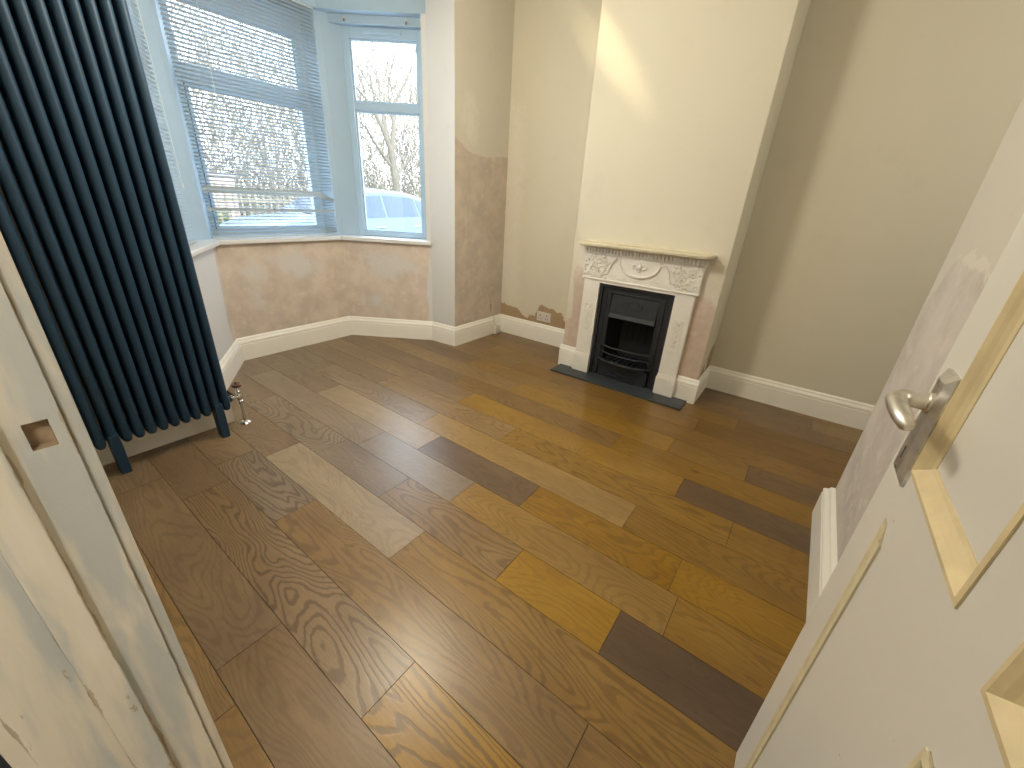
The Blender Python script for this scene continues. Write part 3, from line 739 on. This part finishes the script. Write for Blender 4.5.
# ------------------------------------------------------------------ left door frame (jamb, stop, architraves)
def jamb():
    y = DY1
    m = MB(); HZ0, HZ1, HX0, HX1 = .934, .965, .004, .023     # mortice for the latch
    # rebate face with the mortice cut through
    g = MB()
    for a, b, c_, d_ in ((-.0136, .0335, 0, HZ0), (-.0136, .0335, HZ1, DZ), (-.0136, HX0, HZ0, HZ1), (HX1, .0335, HZ0, HZ1)): g.quad((a, y, c_), (b, y, c_), (b, y, d_), (a, y, d_))
    t = .014; q = [(HX0, HZ0), (HX1, HZ0), (HX1, HZ1), (HX0, HZ1)]
    for k in range(4): (a, c_), (b, d_) = q[k], q[(k+1) % 4]; g.quad((a, y, c_), (b, y, d_), (b, y+t, d_), (a, y+t, c_), 1)
    g.quad((HX0, y+t, HZ0), (HX1, y+t, HZ0), (HX1, y+t, HZ1), (HX0, y+t, HZ1), 1); g.box(-.0136, .0335, y+.016, y+.03, 0, DZ)
    g.build('trim_12', [M['jamb'], M['mortice']], kind='structure', fix=False)
    m.box(-.047, -.0136, y-.0125, y+.03, 0, DZ)          # door stop
    m.box(HX, -.047, y, y+.03, 0, DZ)                   # lining beyond the stop
    m.box(.0335, .047, y+.006, y+.075, 0, DZ+.07)            # architrave, room side
    m.box(HX-.016, HX, y+.006, y+.075, 0, DZ+.07)
    m.build('trim_9', [M['jamb'], M['mortice']], kind='structure', bevel=.0018)
jamb()
m = MB(); y = DY0
m.box(HX, LX+.0035, y-.03, y, 0, DZ); m.box(.0335, .047, y-.075, y-.006, 0, DZ+.07); m.box(HX-.016, HX, y-.075, y-.006, 0, DZ+.07); m.box(-.060, -.027, y, y+.0125, 0, DZ)
m.build('trim_10', M['jamb'], kind='structure', bevel=.0018)
m = MB(); m.box(HX, LX+.0035, DY0-.03, DY1+.03, DZ, DZ+.03); m.box(.0335, .047, DY0-.075, DY1+.075, DZ+.006, DZ+.075)
m.build('trim_11', M['jamb'], kind='structure', bevel=.0018)

# ------------------------------------------------------------------ door leaf, open against the rear wall
dy0, dy1 = -.225, -.187
door = bpy.data.objects.new('door_1', None); C.objects.link(door); door.location = (.0, -.206, .008); door['kind'] = 'structure'
XL, XR = -.008, .790
PANELS = [(.434, .683, .125, .820, 0), (.434, .690, .897, 1.87, 1), (.10, .352, .125, .815, 0), (.10, .352, .897, 1.87, 1)]
m = MB()
xs_ = [XL, .10, .352, .434, .688, XR]
m.box(XL, .10, dy0, dy1, .008, 2.0); m.box(.352, .434, dy0, dy1, .008, 2.0); m.box(.686, XR, dy0, dy1, .008, 2.0)
for a, b in ((.10, .352), (.434, .686)):
    m.box(a, b, dy0, dy1, .008, .125); m.box(a, b, dy0, dy1, .818, .897); m.box(a, b, dy0, dy1, 1.87, 2.0)
rel(m, door).build('door_leaf', M['door'], parent=door, bevel=.0)
m = MB()
for a, b, c, d, k in PANELS:
    yf = dy1-(.012 if k else (.0015 if a > .3 else .008)); m.box(a-.001, b+.001, dy0+.012, yf, c-.001, d+.001)
rel(m, door).build('door_panel', M['door'], parent=door)
def moulding(x0, x1, z0, z1, w, yo, yi, sides):
    """mitred ogee strip around a panel; sides subset of LRBT, L = latch side (x1)"""
    m = MB()
    pr_ = [(0, yo+.004), (.25*w, yo+.005), (.45*w, yo+.001), (.6*w, yo-.003), (.8*w, yi+.003), (w, yi+.001), (w, yi-.002), (0, yi-.002)]
    rg = []
    cs = [(x1, z0, -1, 1), (x1, z1, -1, -1), (x0, z1, 1, -1), (x0, z0, 1, 1)]
    for name, i, j in (('L', 0, 1), ('T', 1, 2), ('R', 2, 3), ('B', 3, 0)):
        if name not in sides: continue
        m.loft([[(c[0]+c[2]*t, y_, c[1]+c[3]*t) for t, y_ in pr_] for c in (cs[i], cs[j])])
    return m
for (a, b, c, d, k) in PANELS:
    if k:
        mm = moulding(a, b, c, d, .026, dy1-.002, dy1-.012, 'LRBT'); mt = M['wood_pale']; lb = 'pale stripped moulding'
    else:
        mm = moulding(a, b+.004, c, d, .030, dy1-.002, dy1+.0006, 'L' if a > .3 else 'LRBT'); mt = M['moulding_old']; lb = 'old cream painted moulding'
    o = rel(mm, door).build('panel_moulding', mt, parent=door, smooth=False, label=lb)
# lever handle on a long backplate
m = MB(); px0, px1, pz0, pz1 = .690, .746, .872, 1.032; yb, yf = dy1, dy1+.011; b_ = .012
m.loft([[(px0, yb, pz0), (px1, yb, pz0), (px1, yb, pz1), (px0, yb, pz1)], [(px0, yb+.004, pz0), (px1, yb+.004, pz0), (px1, yb+.004, pz1), (px0, yb+.004, pz1)], [(px0+b_, yf, pz0+b_), (px1-b_, yf, pz0+b_), (px1-b_, yf, pz1-b_), (px0+b_, yf, pz1-b_)]])
bp = rel(m, door).build('handle_plate', M['steel'], parent=door, label='worn chrome handle plate')
m = MB(); hx, hz = .717, .988
m.tube([(hx, yf-.002, hz), (hx, yf+.010, hz), (hx, yf+.020, hz), (hx-.001, yf+.026, hz), (hx-.006, yf+.032, hz-.001), (hx-.015, yf+.035, hz-.002), (hx-.035, yf+.035, hz-.003), (hx-.060, yf+.033, hz-.006), (hx-.080, yf+.029, hz-.009), (hx-.086, yf+.027, hz-.010)],
       [.0120, .0110, .0108, .0112, .0115, .0115, .0112, .0102, .0088, .005], 14)
m.lathe([(.014, 0), (.014, .004), (.010, .006)], (hx, yf-.001, hz), (0, 1, 0))
rel(m, door).build('lever', M['steel'], parent=bp, smooth=True)
m = MB(); m.lathe([(.0032, 0), (.0032, .0006)], (hx, yf, .918), (0, 1, 0), 10); m.box(hx-.0016, hx+.0016, yf-.0002, yf+.0006, .902, .918)
rel(m, door).build('keyhole', M['socket_dark'], parent=bp)
for z in (pz0+.016, pz1-.016):
    m = MB().lathe([(.0035, 0), (.0035, .0012), (.002, .0018)], (hx, yf-.0006, z), (0, 1, 0), 10); rel(m, door).build('screw', M['chrome'], parent=bp)

# ------------------------------------------------------------------ outside
def flat(name, col, rough=.9, scale=4, var=.2): return plain(name, col, rough, var=var, scale=scale)
GZ = -.21
gm = flat('asphalt', (.12, .12, .125)); vm = flat('verge_grass', (.17, .19, .09), scale=20, var=.35)
MB().box(-6, 26, 3.75, 10.0, GZ-.1, GZ).build('ground_street', gm, kind='structure')
MB().box(-6, 40, 10.0, 45, GZ-.1, GZ+.06).build('ground_verge', vm, kind='structure')
# car: closed side-profile loft
car = thing('parked_car', 'pale silver blue car parked in the street outside the bay', 'car', (4.7, 7.85, GZ))
cm = plain('car_paint', (.10, .15, .17), .25, .3, var=.02); cg = plain('car_glass', (.02, .04, .07), .08, 0, var=.3, scale=3, spec=.8); tyre = plain('tyre_rubber', (.02, .02, .02), .8); hub = plain('wheel_alloy', (.5, .5, .52), .3, .8)
x0c = 3.08; YC = 7.85
top = [(0, .62), (.08, .74), (.5, .86), (1.05, .96), (1.3, 1.06), (1.75, 1.32), (2.1, 1.425), (2.6, 1.46), (3.2, 1.43), (3.75, 1.32), (4.15, 1.12), (4.38, .98), (4.45, .85), (4.47, .6)]
def topz(x):
    for (a, za), (b, zb) in zip(top, top[1:]):
        if a <= x <= b: return za+(zb-za)*(x-a)/(b-a)
    return top[0][1] if x < 0 else top[-1][1]
belt = lambda x: .84+.035*x*.8
m = MB(); rings = []
for i in range(46):
    x = 4.47*i/45; zt = topz(x); zb_ = min(belt(x)+.02, zt-.01); w = .86*(1-.10*abs(x/4.47-.5)**2*4*.6); e_ = min(1, x/.25, (4.47-x)/.2)**.5 if 0 < x < 4.47 else .55
    w *= .72+.28*e_; low = .22 if .3 < x < 4.2 else .32
    wt = w*.70 if zt > zb_+.05 else w*.93
    ring = [(-w*.94, low), (-w, .45), (-w, .66), (-w*.975, zb_), (-wt-(.03 if zt > 1.2 else 0), zt-.05), (-wt*.9, zt-.012), (0, zt+.015), (wt*.9, zt-.012), (wt+(.03 if zt > 1.2 else 0), zt-.05), (w*.975, zb_), (w, .66), (w, .45), (w*.94, low)]
    rings.append([(x0c+x, YC+y_, GZ+z_) for y_, z_ in ring])
m.loft(rings); rel(m, car).build('body', cm, parent=car, smooth=True)
# side glass on both flanks, tracing the glasshouse
for sgn in (-1, 1):
    def gp(x, t):     # point on flank between belt and roof edge
        zt = topz(x); zb_ = belt(x)+.02; e_ = min(1, x/.25, (4.47-x)/.2)**.5; w = .86*(1-.10*abs(x/4.47-.5)**2*4*.6)*(.72+.28*e_)
        wt = w*.70+(.03 if zt > 1.2 else 0); za = zt-.05
        return (x0c+x, YC+sgn*((w*.975)*(1-t)+wt*t+.008), GZ+zb_*(1-t)+za*t)
    for a, b in ((1.52, 2.45), (2.50, 3.30), (3.35, 3.98)):
        m = MB(); rg = []
        for i in range(9):
            x = a+(b-a)*i/8; span = topz(x)-.05-belt(x)-.02; tt = .88
            rg.append([gp(x, .06), gp(x, tt if span > .1 else .5)])
        for i in range(8): m.quad(rg[i][0], rg[i+1][0], rg[i+1][1], rg[i][1])
        rel(m, car).build('side_window', cg, parent=car)
    for hx_ in (2.30, 3.20):
        m = MB().tube([(x0c+hx_-.09, YC+sgn*.845, GZ+.78), (x0c+hx_-.06, YC+sgn*.875, GZ+.785), (x0c+hx_+.06, YC+sgn*.875, GZ+.785), (x0c+hx_+.09, YC+sgn*.845, GZ+.78)], .014, 6)
        rel(m, car).build('door_handle', hub, parent=car)
    for wx in (.82, 3.55):
        m = MB().lathe([(.0001, 0), (.20, 0), (.28, .0), (.31, .02), (.31, .17), (.28, .19), (.0001, .19)], (x0c+wx, YC+sgn*.86, GZ+.31), (0, -sgn, 0), 24)
        w_ = rel(m, car).build('wheel', tyre, parent=car, smooth=True)
        m = MB().lathe([(.0001, -.012), (.05, -.012), (.19, -.004), (.20, .002)], (x0c+wx, YC+sgn*.86, GZ+.31), (0, -sgn, 0), 20); rel(m, car).build('hub_cap', hub, parent=w_, smooth=True)
m = MB(); m.quad((x0c+1.12, YC-.62, GZ+1.0), (x0c+1.12, YC+.62, GZ+1.0), (x0c+1.76, YC+.53, GZ+1.345), (x0c+1.76, YC-.53, GZ+1.345)); rel(m, car).build('windscreen', cg, parent=car)

bark = plain('bark', (.12, .105, .08), .9, var=.3, scale=8); twigm = plain('twigs', (.21, .185, .14), .9, var=.3, scale=3)
def tree(mb, p, d, r, L, depth, rr, spread=.5):
    pts = [Vector(p)]; q = Vector(p); dd = Vector(d).normalized(); rs = [r]
    n = 4
    for i in range(n):
        dd = (dd+Vector((rr.uniform(-.12, .12), rr.uniform(-.12, .12), rr.uniform(-.02, .10)))).normalized(); q = q+dd*L/n
        pts.append(q.copy()); rs.append(r*(1-.38*(i+1)/n))
    mb.tube(pts, rs, 7 if r > .03 else (4 if r > .01 else 3))
    if depth == 0: return
    k = rr.choice((2, 3)) if depth > 1 else 3
    for i in range(k):
        a = rr.uniform(0, 2*PI); s_ = rr.uniform(spread*.6, spread*1.25)
        perp = dd.orthogonal().normalized(); perp.rotate(Matrix.Rotation(a, 3, dd))
        tree(mb, pts[-1] if i < 2 else pts[2], (dd+perp*s_+Vector((0, 0, .12))), rs[-1]*rr.uniform(.62, .85), L*rr.uniform(.66, .88), depth-1, rr, spread)
def maketree(x, y, r, L, depth, seed, label, lean=(0, 0, 1), g=None, forks=None):
    rr = random.Random(seed); t = thing('bare_tree', label, 'tree', (x, y, GZ), g)
    if forks:   # explicit main trunk to a fork
        m = MB(); m.tube([(x, y, GZ-.05), (x+.03, y, GZ+.8), (x+.0, y, GZ+1.7), forks], [r*1.25, r, r*.9, r*.85], 10); rel(m, t).build('trunk', bark, parent=t, smooth=True)
        m = MB()
        for d_ in ((-.36, .1, 1), (.28, -.1, 1), (.02, .2, 1), (-.95, 0, .75), (.8, .1, .7)):
            tree(m, forks if abs(d_[0]) < .5 else (x, y, forks[2]-rr.uniform(.3, .8)), d_, r*(.62 if abs(d_[0]) < .5 else .4), L, depth, rr)
        rel(m, t).build('branches', bark, parent=t)
    else:
        m = MB(); m.tube([(x, y, GZ-.05), (x+lean[0]*.5, y+lean[1]*.5, GZ+.9)], [r*1.2, r], 8); rel(m, t).build('trunk', bark, parent=t, smooth=True)
        m = MB()
        for i in range(3):
            tree(m, (x+lean[0]*.5, y+lean[1]*.5, GZ+.85), (lean[0]+rr.uniform(-.4, .4), lean[1]+rr.uniform(-.3, .3), 1), r*.7, L, depth, rr)
        rel(m, t).build('branches', bark, parent=t)
    return t
maketree(9.1, 11.0, .12, 1.35, 6, 3, 'nearest bare tree with pale trunk behind the parked car', forks=(9.0, 11.0, 2.3))
G_ = 'bare trees across the street'
for i, (x, y, r, L, s, lb) in enumerate(((7.2, 12.8, .06, 1.1, 5, 'slim bare tree just left of the pale trunked tree'), (11.6, 12.4, .06, 1.15, 8, 'slim bare tree just right of the pale trunked tree'),
        (6.35, 12.7, .06, 1.1, 13, 'bare tree seen through the blind above the car bonnet'), (14.2, 14.0, .08, 1.3, 21, 'farthest right bare tree beyond the uncovered window'), (3.4, 14.4, .08, 1.3, 34, 'bare tree rising behind the brick garage, seen through the blind'))):
    maketree(x, y, r, L, 6, s, lb, g=G_)
# thicket of twigs beyond (nobody could count them)
m = MB(); rr = random.Random(5)
for i in range(15000):
    x = rr.uniform(1, 24); y = rr.uniform(13.9, 19); z = GZ+rr.uniform(0, 1)**1.8*6; a = rr.gauss(0, .55); b = rr.gauss(0, .3); L = rr.uniform(.5, 1.5)
    d_ = Vector((math.sin(a), math.sin(b), math.cos(a))); p = Vector((x, y, z)); k = Vector((rr.uniform(-.1, .1), 0, rr.uniform(-.1, .1)))
    m.tube([p, p+d_*L*.5+k, p+d_*L], [.017, .012, .006], 3)
th = m.build('thicket', twigm, kind='stuff', fix=False); tag(th, 'pale tangle of bare twigs filling the view behind the trees', 'shrubs')
fe = thing('picket_fence', 'low pale picket fence beyond the parked car', 'fence', (11, 11.6, GZ))
m = MB()
for i in range(95):
    x = 3+i*.17; m.box(x, x+.05, 11.6, 11.62, GZ+.05, GZ+1.35+.05*((i*7) % 3)/2)
rel(m, fe).build('pickets', twigm, parent=fe)
rel(MB().box(3, 19.2, 11.62, 11.66, GZ+.35, GZ+.43).box(3, 19.2, 11.62, 11.66, GZ+1.0, GZ+1.08), fe).build('rails', twigm, parent=fe)
hg = thing('green_hedge', 'low green hedge on the verge left of the parked car, seen through the wide blind', 'hedge', (4.2, 12.2, GZ))
m = MB(); m.prism([(2.6, 11.95), (4.6, 11.95), (4.6, 12.4), (2.6, 12.4)], GZ, .42)
for i in range(1600):
    p = Vector((rr.uniform(2.5, 4.75), rr.uniform(11.85, 12.5), GZ+rr.uniform(.05, .76))); a = Vector((rr.uniform(-1, 1), rr.uniform(-1, 1), rr.uniform(-1, 1))).normalized()*.05; b2 = a.orthogonal()*.8
    m.quad(p-a, p-b2, p+a, p+b2)
rel(m, hg).build('foliage', vm, parent=hg)
# house far left
ho = thing('brick_garage', 'low pinkish brick garage across the street, seen low left through the wide blind', 'garage', (4.6, 13.3, GZ))
hm = plain('garage_brick', (.36, .27, .24), .9, var=.15, scale=3); rm = plain('garage_roof', (.22, .21, .21), .9); wm = plain('garage_door', (.30, .29, .28), .5)
rel(MB().box(3.6, 5.38, 13.0, 13.6, GZ, 1.34), ho).build('walls', hm, parent=ho)
rel(MB().box(3.55, 5.43, 12.95, 13.65, 1.34, 1.41), ho).build('roof', rm, parent=ho)
m = MB()
for i in range(8): m.box(3.8, 4.5, 12.97, 13.01, GZ+.02+i*.15, GZ+.15+i*.15)
rel(m, ho).build('garage_door', wm, parent=ho, bevel=.008)

# ------------------------------------------------------------------ light
def light(name, kind, loc, energy, col, **k):
    d = bpy.data.lights.new(name, kind); d.energy = energy; d.color = col
    for a, v in k.items(): setattr(d, a, v)
    o = bpy.data.objects.new(name, d); C.objects.link(o); o.location = loc; return o
WARM = (1.0, .90, .71)
light('ceiling_lamp', 'POINT', (1.18, 1.56, 2.0), 30, WARM, shadow_soft_size=.17)
# the ceiling fitting throws one narrow bright spoke over the chimney breast's corner
sp = light('ceiling_fitting_spoke', 'SPOT', (1.6, 1.27, 2.5), 17, (1, .84, .50), shadow_soft_size=.02, spot_size=math.radians(50), spot_blend=1.0)
d1 = (Vector((3.16, 1.84, 2.42))-sp.location).normalized(); d3 = (Vector((2.785, 1.04, 1.72))-sp.location).normalized()
zz = -(d1+d3).normalized(); yy = (d3-d1); yy = (yy-yy.dot(zz)*zz).normalized(); xx = yy.cross(zz)
sp.matrix_world = Matrix.Translation(sp.location) @ Matrix((xx, yy, zz)).transposed().to_4x4() @ Matrix.Diagonal((.2, 1, 1, 1))
light('rear_fill_light', 'POINT', (2.45, -1.55, 2.2), 8, (1, .95, .85), shadow_soft_size=.25)  # unseen fill light, added to lift the dark right-hand recess wall
light('hall_lamp', 'POINT', (-.75, -.7, 2.25), 26, (1, .96, .88), shadow_soft_size=.08)
s = light('sun', 'SUN', (0, 0, 10), 3.2, (1, .95, .86), angle=math.radians(1)); s.rotation_euler = Vector((.35, .75, -.62)).to_track_quat('-Z', 'Y').to_euler()
w = bpy.data.worlds.new('sky'); sc.world = w; w.use_nodes = True; nt = w.node_tree; nt.nodes.clear()
o = nt.nodes.new('ShaderNodeOutputWorld'); b = nt.nodes.new('ShaderNodeBackground'); nt.links.new(b.outputs[0], o.inputs[0])
tc = nt.nodes.new('ShaderNodeTexCoord'); sx = nt.nodes.new('ShaderNodeSeparateXYZ'); nt.links.new(tc.outputs['Generated'], sx.inputs[0])
cr = nt.nodes.new('ShaderNodeValToRGB'); nt.links.new(sx.outputs[2], cr.inputs[0]); cr.color_ramp.elements[0].color = (.90, .95, 1, 1); cr.color_ramp.elements[1].color = (.70, .83, 1, 1); cr.color_ramp.elements[1].position = .8
nt.links.new(cr.outputs[0], b.inputs[0]); b.inputs[1].default_value = 4.2

# ------------------------------------------------------------------ camera (solved from the photograph's vanishing points)
RM = ((0.5862029745, -0.8081682925, 0.0568338245), (-0.3036858575, -0.2842299146, -0.9093889463), (0.7510931851, 0.5158268766, -0.4120457022))
cd = bpy.data.cameras.new('camera'); cam = bpy.data.objects.new('camera', cd); C.objects.link(cam)
rt, dn, fw = (Vector(r) for r in RM)
mw = Matrix(((rt.x, -dn.x, -fw.x, 0), (rt.y, -dn.y, -fw.y, 0), (rt.z, -dn.z, -fw.z, 1.2), (0, 0, 0, 1))); cam.matrix_world = mw
cd.sensor_width = 36; cd.lens = 36*406.108/1024; cd.clip_start = .02; cd.clip_end = 200
sc.camera = cam
vs = sc.view_settings; vs.view_transform = 'Standard'; vs.look = 'None'; vs.exposure = 1.08; vs.gamma = 1; vs.use_curve_mapping = False
sc.cycles.use_denoising = True; sc.cycles.max_bounces = 10; sc.cycles.diffuse_bounces = 5; sc.cycles.transparent_max_bounces = 24; sc.cycles.sample_clamp_indirect = 6
